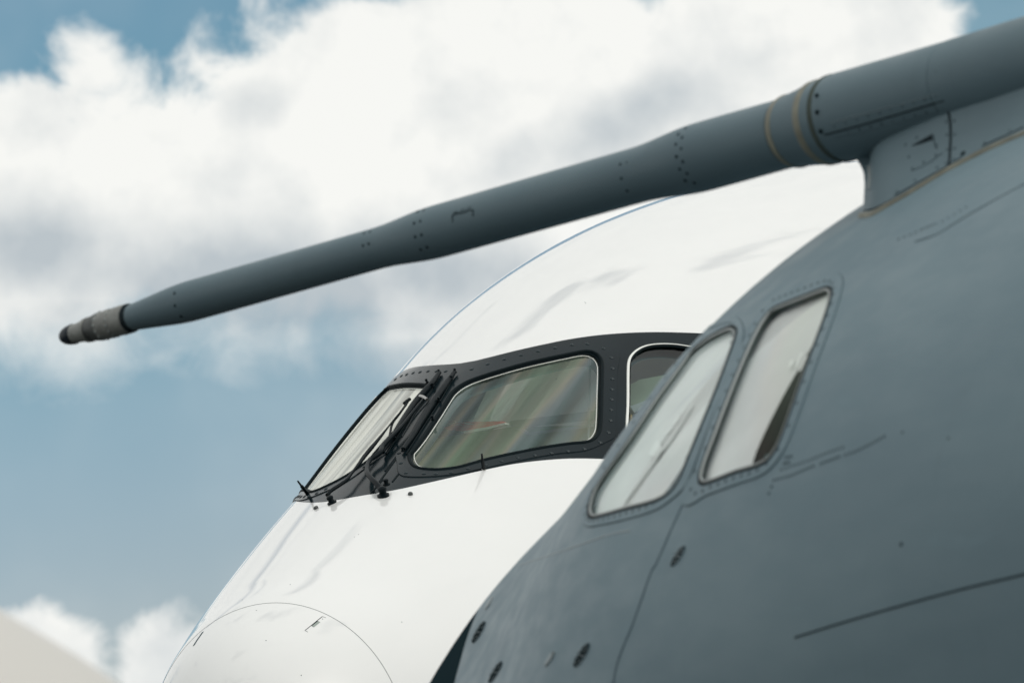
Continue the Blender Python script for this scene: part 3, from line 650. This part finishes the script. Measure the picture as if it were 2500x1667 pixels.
# ---- joints, rivet rows, vents of the grey aircraft
px_line(GB, 'skin_joint', c5([(155, 545), (80, 710), (0, 890)])+c7([(1820, 300), (1660, 750), (1540, 1050), (1490, 1300)]), .012, .0006, M['seam_soft'], gskin)
px_line(GB, 'skin_joint', c5([(160, 540), (250, 250), (330, 60)])[:2], .005, .0006, M['seam'], gskin)
px_line(GB, 'skin_joint', c5([(800, 1305), (1050, 1227), (1330, 1145), (1720, 1038), (2116, 943), (2300, 900)]), .0065, .0008, M['seam_line'], gskin)
px_line(GB, 'skin_joint', c7([(720, 265), (900, 208), (1220, 100), (1500, 5)])+c2([(300, 1495), (420, 1465)])[1:], .006, .0006, M['seam_light'], gskin)
px_line(GB, 'skin_joint', c3([(1135, 1385), (1270, 1340), (1400, 1260), (1560, 1165), (1829, 1020), (2100, 900)]), .006, .0006, M['seam'], gskin)
def rivet_row(pts, n, me=RIVET, sc=1.0, parent=None, body=GB):
    P = resample(np.array(pts, float), n, False)
    for p in P:
        X, N = on(body, [tuple(p)]); inst('rivet', me, frame_at(X[0], N[0], scale=sc*.8), parent or gskin)
rivet_row(c3([(1030, 1368), (1145, 1322), (1245, 1278)]), 7); rivet_row(c3([(1185, 1302), (1300, 1260), (1460, 1165)]), 8, sc=.8)
rivet_row(c5([(725, 342), (770, 325), (880, 290), (985, 245), (1075, 215)]), 15); rivet_row(c5([(680, 402), (780, 375), (905, 322)]), 11)
rivet_row(c5([(950, 307), (1055, 268)]), 6); rivet_row(c5([(1090, 257), (1155, 235), (1200, 212), (1240, 192), (1312, 152)]), 10)
rivet_row(c5([(750, 272), (780, 265)]), 3); rivet_row(c5([(738, 307), (766, 300)]), 3); rivet_row(c5([(667, 440), (652, 478)]), 2)
rivet_row(c5([(1418, 127), (1682, 162)]), 2, sc=.8); rivet_row(c5([(1410, 770), (1412, 771)]), 1, sc=1.3)
# pressure vents: perforated round plates
def vent(cx, cy, L, ang, ratio, perforated):
    th = np.linspace(0, 2*math.pi, 28, endpoint=False); a = R_(ang)
    P = [(cx+L/2*math.cos(t)*math.cos(a)-L/2*ratio*math.sin(t)*-math.sin(a)*-1, cy-(L/2*math.cos(t)*math.sin(a)+L/2*ratio*math.sin(t)*math.cos(a)*-1)) for t in th]
    q = GB.st(P)
    o = pane('vent_plate' if perforated else 'blank_plate', GB, q, M['print'] if perforated else M['seam_light'], groot, .004, 8, 8)
    strip('plate_rim', GB, q, .004, .002, M['seam'] if perforated else M['seam_light'], o, closed=True)
    if perforated:
        for r_, k in ((0, 1), (.45, 5), (.78, 9)):
            for i in range(k):
                t = 2*math.pi*i/k+r_; p = (cx+r_*(L/2*math.cos(t)*math.cos(a)+L/2*ratio*math.sin(t)*math.sin(a)), cy-r_*(L/2*math.cos(t)*math.sin(a)-L/2*ratio*math.sin(t)*math.cos(a)))
                X, N = on(GB, [p], .0045); inst('vent_stud', VST, frame_at(X[0], N[0], scale=1.1 if r_ == 0 else .75), o)
VST = lathe_mesh('vent_stud', [(.0036, -.001), (.003, .0012), (.0015, .0018)], 8, M['seam_light'])
vent(1170, 1543, 56, 63, .36, True); vent(1211, 1640, 56, 62, .36, True); vent(1421, 1598, 62, 62, .42, True); vent(1656, 1357, 54, 60, .40, True)
vent(1195, 1472, 34, 62, .34, False); vent(1343, 1607, 40, 62, .40, False)

# ---- refuelling probe
AX = (-0.2815776, 866.1616)
def axp(x): return rays([(x, AX[0]*x+AX[1])])[0]
t2 = min(np.linspace(13, 26, 2601), key=lambda t: abs(GB.loc((C0+axp(2110)*t))[1]-1.45)); PB = C0+axp(2110)*t2
ya = R_(-46); av = np.array([math.cos(ya), math.sin(ya)])
t1 = min(np.linspace(t2-1, t2+10, 4001), key=lambda t: abs(np.cross(av, (PB-(C0+axp(181)*t))[:2]))/np.linalg.norm((PB-(C0+axp(181)*t))[:2])); PT = C0+axp(181)*t1
AXD = (PB-PT)/np.linalg.norm(PB-PT)
def axis_at(mx, my, hw):
    dd = rays([(mx, my)])[0]; w0 = PT-C0; bb = AXD@dd; cc = dd@dd; q = AXD@w0; e = dd@w0; sc = (bb*e-cc*q)/(cc-bb*bb); Q = PT+AXD*sc
    return sc, hw*((Q-C0)@CF)/FPX
def stations(TB): return [axis_at((a[0]+c[0])/2, (a[1]+c[1])/2, math.hypot(a[0]-c[0], a[1]-c[1])/2) for a, c in TB]
XH = Vector(AXD).cross(Vector((0, 0, 1))).normalized(); YH = XH.cross(Vector(AXD)).normalized()
PM = Matrix(((XH[0], YH[0], AXD[0], PT[0]), (XH[1], YH[1], AXD[1], PT[1]), (XH[2], YH[2], AXD[2], PT[2]), (0, 0, 0, 1)))
def on_axis(a, c): return stations([(a, c)])[0]
stn = stations([((312, 746), (333, 806)), ((436, 692), (459, 789)), ((930, 552), (953, 651)), ((1033, 508), (1062, 634)), ((1566, 355), (1597, 488)), ((1677, 307), (1711, 473)), ((1905, 241), (1947, 407))])
def lathe_obj(name, prof, material, parent, seg=64):
    V = []; F_ = []
    for z, r in prof:
        for k in range(seg): a = 2*math.pi*k/seg; V.append(tuple(PM @ Vector((r*math.cos(a), r*math.sin(a), z))))
    for i in range(len(prof)-1):
        for k in range(seg): m_ = (k+1) % seg; F_.append((i*seg+k, i*seg+m_, (i+1)*seg+m_, (i+1)*seg+k))
    F_ += [tuple(range(seg)), tuple((len(prof)-1)*seg+k for k in range(seg))[::-1]]
    o = mesh_obj(name, V, F_, material, parent, True); fix_normals(o); sharp(o, 28); return o
def fillet(prof, rr=.03):
    out = [prof[0]]
    for i in range(1, len(prof)-1):
        p0, p1, p2 = map(np.array, (prof[i-1], prof[i], prof[i+1])); a = min(rr, np.linalg.norm(p0-p1)*.4, np.linalg.norm(p2-p1)*.4)
        A_ = p1+(p0-p1)/np.linalg.norm(p0-p1)*a; B_ = p1+(p2-p1)/np.linalg.norm(p2-p1)*a
        for t in (0, .33, .67, 1): out.append(tuple((1-t)**2*A_+2*t*(1-t)*p1+t*t*B_))
    out.append(prof[-1]); return out
z_r1 = stn[-1][0]; r_r1 = stn[-1][1]
probe = lathe_obj('refuelling_probe', fillet([(z, r) for z, r in stn], .05), M['grey_probe'], groot)
z_r1b, r_r1b = on_axis((1921, 230), (1971, 409)); z_r2, r_r2 = on_axis((2027, 180), (2080, 392))
RB = r_r2
lathe_obj('sealant_ring', fillet([(z_r1+.004, r_r1*.9), (z_r1+.004, r_r1*1.03), (z_r1+.014, r_r1*1.065), (z_r1+.024, r_r1b*1.0), (z_r1+.028, r_r1b*.9)], .004), M['sealant'], probe)
lathe_obj('probe_sleeve', [(z_r1+.024, r_r1b*.9), (z_r1+.024, r_r1b*.97), (z_r1+.07, r_r1b*1.02), (z_r2-.070, RB*.95), (z_r2-.070, RB*.9)], M['grey_probe'], probe)
lathe_obj('sealant_ring', [(z_r2-.069, RB*.9), (z_r2-.069, RB*.958), (z_r2-.065, RB*.974), (z_r2-.052, RB*.980), (z_r2-.046, RB*.965), (z_r2-.046, RB*.9)], M['sealant'], probe)
lathe_obj('coupling_band', [(z_r2-.047, RB*.9), (z_r2-.047, RB*.962), (z_r2-.012, RB*.977), (z_r2-.012, RB*.9)], M['grey_probe'], probe)
lathe_obj('dark_ring', fillet([(z_r2-.014, RB*.9), (z_r2-.014, RB*.99), (z_r2-.009, RB*1.008), (z_r2+.004, RB*1.008), (z_r2+.004, RB*.9)], .003), M['olive_ring'], probe)
z_j = on_axis((2326, 100), (2355, 232))[0]
zj0 = axis_at(2340, AX[0]*2340+AX[1], 110)[0]
fair_tube = lathe_obj('fairing_tube', [(z_r2+.002, RB*.9), (z_r2+.002, RB*.992), (z_r2+.02, RB), (zj0-.003, RB), (zj0, RB*.985), (zj0+.004, RB*1.005), (zj0+.25, RB*1.04), (zj0+1.2, RB*1.12), (zj0+4.5, RB*1.3)], M['grey_probe'], groot)
# nozzle
def nz(x): return axis_at(x, AX[0]*x+AX[1], 1)[0]
npx = [(178, 25), (190, 23.5), (205, 26), (214, 30.5), (222, 31.0), (224, 29.0), (238, 33), (247, 35.5), (252, 35.0), (256, 34.5), (272, 36.5), (281, 36.2), (284, 34.5), (290, 35), (300, 37), (318, 36.5), (324, 34), (330, 31)]
noz = []
for x, h in npx: z, r = axis_at(x, AX[0]*x+AX[1], h); noz.append((z, r))
lathe_obj('nozzle', noz[:5], M['metal_tan'], probe, 40)
lathe_obj('nozzle_collar', [(noz[4][0], noz[4][1]*.95), (noz[5][0], noz[5][1])]+noz[6:9], M['metal_dark'], probe, 40)
lathe_obj('nozzle_collar', noz[8:12], M['metal_tan'], probe, 40)
lathe_obj('nozzle_collar', noz[11:15]+noz[15:16], M['metal_tan'], probe, 40)
lathe_obj('nozzle_ring', noz[15:], M['seam_dark'], probe, 40)
zc_, rc_ = noz[0]
cp = [(nz(149), .004)]+[(nz(149)+(zc_-nz(149))*t, rc_*math.sin(math.acos(1-t))*.99) for t in (.08, .2, .4, .65, .9)]+[(zc_+.004, rc_*1.03), (zc_+.010, rc_*.98), (zc_+.014, rc_*.8)]
cap_o = lathe_obj('nozzle_cap', cp, M['cap'], probe, 32)
NB = lathe_mesh('nozzle_screw', [(.0045, -.001), (.004, .002), (.002, .003)], 8, M['rim_pale'])
def on_probe(zz, rr, ang, me, nm, sc, parent):
    n = Vector(XH)*math.cos(ang)+Vector(YH)*math.sin(ang); P = Vector(PT)+Vector(AXD)*zz+n*rr
    return inst(nm, me, frame_at(P, n, scale=sc), parent)
for k in range(14):
    on_probe(nz(254), noz[8][1]*1.0, 2*math.pi*k/14, NB, 'nozzle_screw', .9, probe); on_probe(nz(283), noz[12][1]*1.01, 2*math.pi*(k+.5)/14, NB, 'nozzle_screw', .9, probe)
# probe rivets, found where the tube faces the camera
PR = [(z, r) for z, r in stn]
def prad(z): return float(np.interp(z, [q[0] for q in PR]+[z_r1+.03, z_r2, z_r2+9], [q[1] for q in PR]+[r_r1b, RB, RB]))
def probe_hit(px):
    d = rays([px])[0]; d = d/np.linalg.norm(d); best = None; t0 = np.linalg.norm(PB-C0); ts = np.linspace(t0-3, t0+6, 6000); X = C0+d[None]*ts[:, None]
    v = X-PT; z = v@AXD; rr = np.linalg.norm(v-z[:, None]*AXD[None], axis=1); rad = np.interp(z, [q[0] for q in PR]+[z_r1+.03, z_r2, z_r2+9], [q[1] for q in PR]+[r_r1b, RB, RB])
    i = int(np.argmax(rr < rad)) if (rr < rad).any() else int(np.argmin(rr-rad)); Q = X[i]; n = Q-PT-AXD*((Q-PT)@AXD); n /= np.linalg.norm(n); return Q, n
for p in c6([(350, 715), (312, 722), (290, 797), (330, 785), (297, 884), (338, 871), (333, 965), (372, 950), (10, 855), (5, 930), (1606, 423), (1648, 410), (1613, 512), (1653, 500), (1650, 590), (2023, 192), (1975, 230), (2000, 250), (1960, 295), (1995, 322), (1963, 373), (2005, 405), (1985, 453), (2032, 480), (2020, 526), (2078, 541)])+c9([(742, 1247), (745, 1300), (770, 1346), (1545, 1045), (1568, 1037), (1550, 993), (1576, 985)]):
    Q, n = probe_hit(p); inst('rivet', RIVET_DARK, frame_at(Q, n, scale=.8), probe)
for off_, sc in ((-22, .85), (-62+18, .0)):
    pass
for (x, y) in c3([(1300, 165), (1275, 228), (1266, 302), (1272, 388), (1345, 150), (1326, 217), (1318, 297), (1325, 380)]+[(620+72*i, 652-21.5*i) for i in range(10)]+[(708+71*i, 690-18*i) for i in range(9)]):
    Q, n = probe_hit((x, y)); inst('rivet', RIVET, frame_at(Q, n, scale=.7), fair_tube)
for (x, y) in c3([(510, 455), (512, 560), (535, 680)]):
    Q, n = probe_hit((x, y)); inst('rivet', RIVET_DARK, frame_at(Q+n*.003, n, scale=1.0), probe)
def probe_line(pts, r, material, parent, name='tube_joint', lift=0.0):
    P = []; 
    for p in smooth_curve(pts, False, 8): Q, n = probe_hit(tuple(p)); P.append(Q+n*lift)
    return tube(name, P, r, material, parent, seg=6, flat=.5)
probe_line(c3([(560, 705), (800, 640), (1100, 552), (1320, 487)]), .0035, M['seam_dark'], fair_tube)
probe_line(c3([(600, 628), (850, 560), (1290, 440)]), .002, M['seam_light'], fair_tube)
probe_line(c3([(620, 730), (900, 665), (1330, 545)]), .0015, M['seam_soft'], fair_tube)
probe_line(c6([(537, 788), (537, 745), (600, 728), (668, 712), (668, 752)]), .0032, M['print'], probe, 'stencil_mark')
for i in range(3): probe_line(c6([(540+45*i, 730-14*i), (570+45*i, 720-14*i)]), .0016, M['print'], probe, 'stencil_text')

# ---- pylon fairing between probe and fuselage
low = c3([(815, 1190), (860, 1185), (960, 1140), (1100, 1062), (1340, 920), (1600, 785), (1829, 688), (2100, 580), (2500, 440)])
upp = c3([(846, 846), (866, 790), (930, 735), (1100, 655), (1340, 555), (1600, 465), (1829, 385), (2100, 300), (2500, 170)])
nn = 60
LowP = GB.pos(GB.st(resample(smooth_curve(low, False, 5), nn, False)), .004)
UppP = []
ups = resample(smooth_curve(upp, False, 5), nn, False)
for p in ups: Q, n = probe_hit(tuple(p)); UppP.append(Q-n*.004)
UppP = np.array(UppP); rows = []
zax = (LowP-PT)@AXD
def mirror_axis(P):
    lat = np.array(XH); v = P-PT; return P-2*(v@lat)[..., None]*lat
K = 14
for k in range(K+1):
    t = k/K; f_ = t**1.0
    chord = LowP*(1-f_)+UppP*f_
    inw = np.array(XH)*np.sign(((LowP-PT)@np.array(XH)).mean()); ramp_ = np.clip(np.arange(nn)/14.0, 0, 1)[:, None]; rows.append(chord-inw*(.014*math.sin(math.pi*t))*(ramp_**2*(3-2*ramp_)))
stb = [mirror_axis(r) for r in rows[::-1]]
# keep the starboard foot on or under the skin
allr = rows+stb; V = np.concatenate(allr); nr = len(allr); F_ = []
for r in range(nr-1):
    for i in range(nn-1): F_.append((r*nn+i, r*nn+i+1, (r+1)*nn+i+1, (r+1)*nn+i))
# rounded nose closing the front
nose = []
front = [r[0] for r in rows]; fst = [r[0] for r in stb[::-1]]
base_n = len(V); NV = []
for k in range(K+1):
    a_, b_ = front[k], fst[k]; c_ = (a_+b_)/2
    for j in range(1, 8):
        t = math.pi*j/8; NV.append(c_+(a_-c_)*math.cos(t)-AXD*.03*math.sin(t))
V = np.vstack([V, NV])
def idx(k, j):
    if j == 0: return k*nn
    if j == 8: return (nr-1-k)*nn
    return base_n+k*7+j-1
for k in range(K):
    for j in range(8): F_.append((idx(k, j), idx(k+1, j), idx(k+1, j+1), idx(k, j+1)))
fair = mesh_obj('probe_fairing', V, F_, M['grey_probe'], groot, True); fix_normals(fair)
bead = GB.st(resample(smooth_curve(c3([(790, 1222), (862, 1212), (960, 1162), (1100, 1082), (1340, 937), (1600, 803), (1829, 702), (2100, 592), (2500, 455)]), False, 5), 120, False))
strip('sealant_bead', GB, bead, np.interp(np.linspace(0, 1, 120), [0, .05, .1, 1], [.020, .026, .014, .013]), .006, M['sealant'], fair, crown=4)
def fair_pt(px):
    """where the line of sight meets the port face of the fairing"""
    d = rays([px])[0]; p = np.array(px, float); A = np.array(rows); best = None
    v = A-C0; dep = v@CF; X_ = 1250+(v@CR)/dep*FPX; Y_ = 833.5-(v@CU)/dep*FPX; i = np.unravel_index(np.argmin((X_-p[0])**2+(Y_-p[1])**2), X_.shape)
    k, j = i; k = min(max(k, 1), K-1); j = min(max(j, 1), nn-2)
    n = np.cross(A[k, j+1]-A[k, j-1], A[k+1, j]-A[k-1, j]); n /= np.linalg.norm(n)
    if n@CF > 0: n = -n
    t = ((A[i]-C0)@n)/(d@n); return C0+d*t, n
def fair_line(pts, r, material, name='panel_joint', lift=.001):
    P = []
    for p in smooth_curve(pts, False, 8): Q, n = fair_pt(tuple(p)); P.append(Q+n*lift)
    return tube(name, P, r, material, fair, seg=6, flat=.5)
fair_line(c3([(1350, 560), (1362, 640), (1362, 780), (1352, 925)]), .0035, M['seam_dark'])
fair_line(c3([(1005, 1090), (1150, 1010), (1340, 905)]), .0018, M['seam'])
fair_line(c3([(1565, 775), (1700, 715), (1829, 655)]), .0022, M['seam'])
fair_line(c3([(1365, 885), (1430, 850)]), .0018, M['seam'])
fair_line(c3([(1115, 935), (1220, 885), (1310, 820)]), .001, M['seam'])
for p in c3([(1075, 768), (1145, 722), (1095, 845), (1190, 878), (1268, 832), (1118, 918), (1275, 912), (1135, 995), (1190, 998), (1335, 622), (1385, 615), (1338, 705), (1387, 702), (1340, 798), (1387, 790), (1335, 885), (1382, 860), (1270, 770), (1580, 755), (1740, 678), (1020, 1065)]):
    Q, n = fair_pt(p); inst('rivet', RIVET, frame_at(Q+n*.001, n, scale=.65), fair)
Q, n = fair_pt(c3([(1440, 825)])[0]); inst('rivet', RIVET_DARK, frame_at(Q, n, scale=1.4), fair)
fair_line(c3([(845, 905), (850, 980), (843, 1050)]), .006, M['rim_pale'], 'edge_strip', 0.0)
# flush scoop
sc_px = c3([(1115, 775), (1248, 700), (1250, 735), (1160, 765)]); P4 = np.array([fair_pt(p)[0]+fair_pt(p)[1]*.002 for p in sc_px]); n4 = fair_pt(sc_px[0])[1]
slab('scoop_slot', P4, -.004, n4, M['seam_dark'], fair)
sc_px = c3([(1242, 702), (1252, 700), (1258, 750), (1278, 795), (1266, 790)]); P4 = np.array([fair_pt(p)[0]+fair_pt(p)[1]*.002 for p in sc_px]); slab('scoop_slot', P4, -.004, n4, M['seam'], fair)

# ================================================================== pale rounded fairing close to the camera
def near_nose():
    cx, cy, dep = -1440, 4130, 8.0; Rr = 1.6
    c = C0+rays([(cx, cy)])[0]*dep; c = np.array(c)
    ro = root('pale_aircraft_nose', (float(c[0]), float(c[1]), GROUND_Z), 'out of focus pale beige aircraft nose rising in the bottom left corner', 'airplane')
    ax = Vector((-.80, -.55, .0)).normalized(); x = Vector((0, 0, 1)); y = ax.cross(x); V = []; F_ = []; seg = 96
    prof = [(Rr*1.0*math.cos(a), Rr*math.sin(a)) for a in np.linspace(.01, math.pi/2, 26)]; prof = [(-z, r) for z, r in prof]+[(1.0, Rr), (4.0, Rr)]
    for z, r in prof:
        for k in range(seg): a = 2*math.pi*k/seg; V.append(Vector(c)+ax*z+x*r*math.cos(a)+y*r*math.sin(a))
    n = 10; m_ = pbr('beige_gloss_paint', (.58, .565, .53), .5)
    def part(nm, i0, i1):
        F2 = [(i*seg+k, i*seg+(k+1) % seg, (i+1)*seg+(k+1) % seg, (i+1)*seg+k) for i in range(i0, i1) for k in range(seg)]
        VV = V[i0*seg:(i1+1)*seg]; F2 = [tuple(q-i0*seg for q in f) for f in F2]
        o = mesh_obj(nm, [tuple(v) for v in VV], F2, m_, ro, True); fix_normals(o)
    part('radome', 0, n); part('fuselage_skin', n, len(prof)-1)
near_nose()

# ================================================================== hangar added unseen behind the photographer to block low sky light
def sky_blocker():
    b = (-20.0, -48.0, GROUND_Z); ro = root('sky_blocker', b, 'added unseen dark hangar with tall sliding doors facing the aircraft', 'sky_blocker')
    mw = pbr('blocker_side', (.045, .055, .055), .7, var=.2); md = pbr('blocker_panel_face', (.06, .075, .07), .6, var=.2); mr = pbr('blocker_top', (.05, .05, .05), .8)
    def box(nm, x0, x1, y0, y1, z0, z1, m_, par):
        V = [(x, y, z) for z in (z0, z1) for (x, y) in ((x0, y0), (x1, y0), (x1, y1), (x0, y1))]
        F2 = [(0, 3, 2, 1), (4, 5, 6, 7), (0, 1, 5, 4), (1, 2, 6, 5), (2, 3, 7, 6), (3, 0, 4, 7)]
        return mesh_obj(nm, V, F2, m_, par, False)
    z = GROUND_Z; wl = box('blocker_wall', -150, 110, -90, -48, z, z+21, mw, ro)
    V = [(-152, -92, z+21), (112, -92, z+21), (112, -46, z+21), (-152, -46, z+21), (-152, -69, z+27), (112, -69, z+27)]
    mesh_obj('blocker_roof', V, [(0, 1, 5, 4), (3, 4, 5, 2), (0, 4, 3), (1, 2, 5), (0, 3, 2, 1)], mr, ro, False)
    for k in range(10): box('blocker_panel', -120+20*k, -120+20*k+19.6, -47.9+.25*(k % 2)-.3, -47.6+.25*(k % 2), z+.1, z+16, md, ro)
sky_blocker()
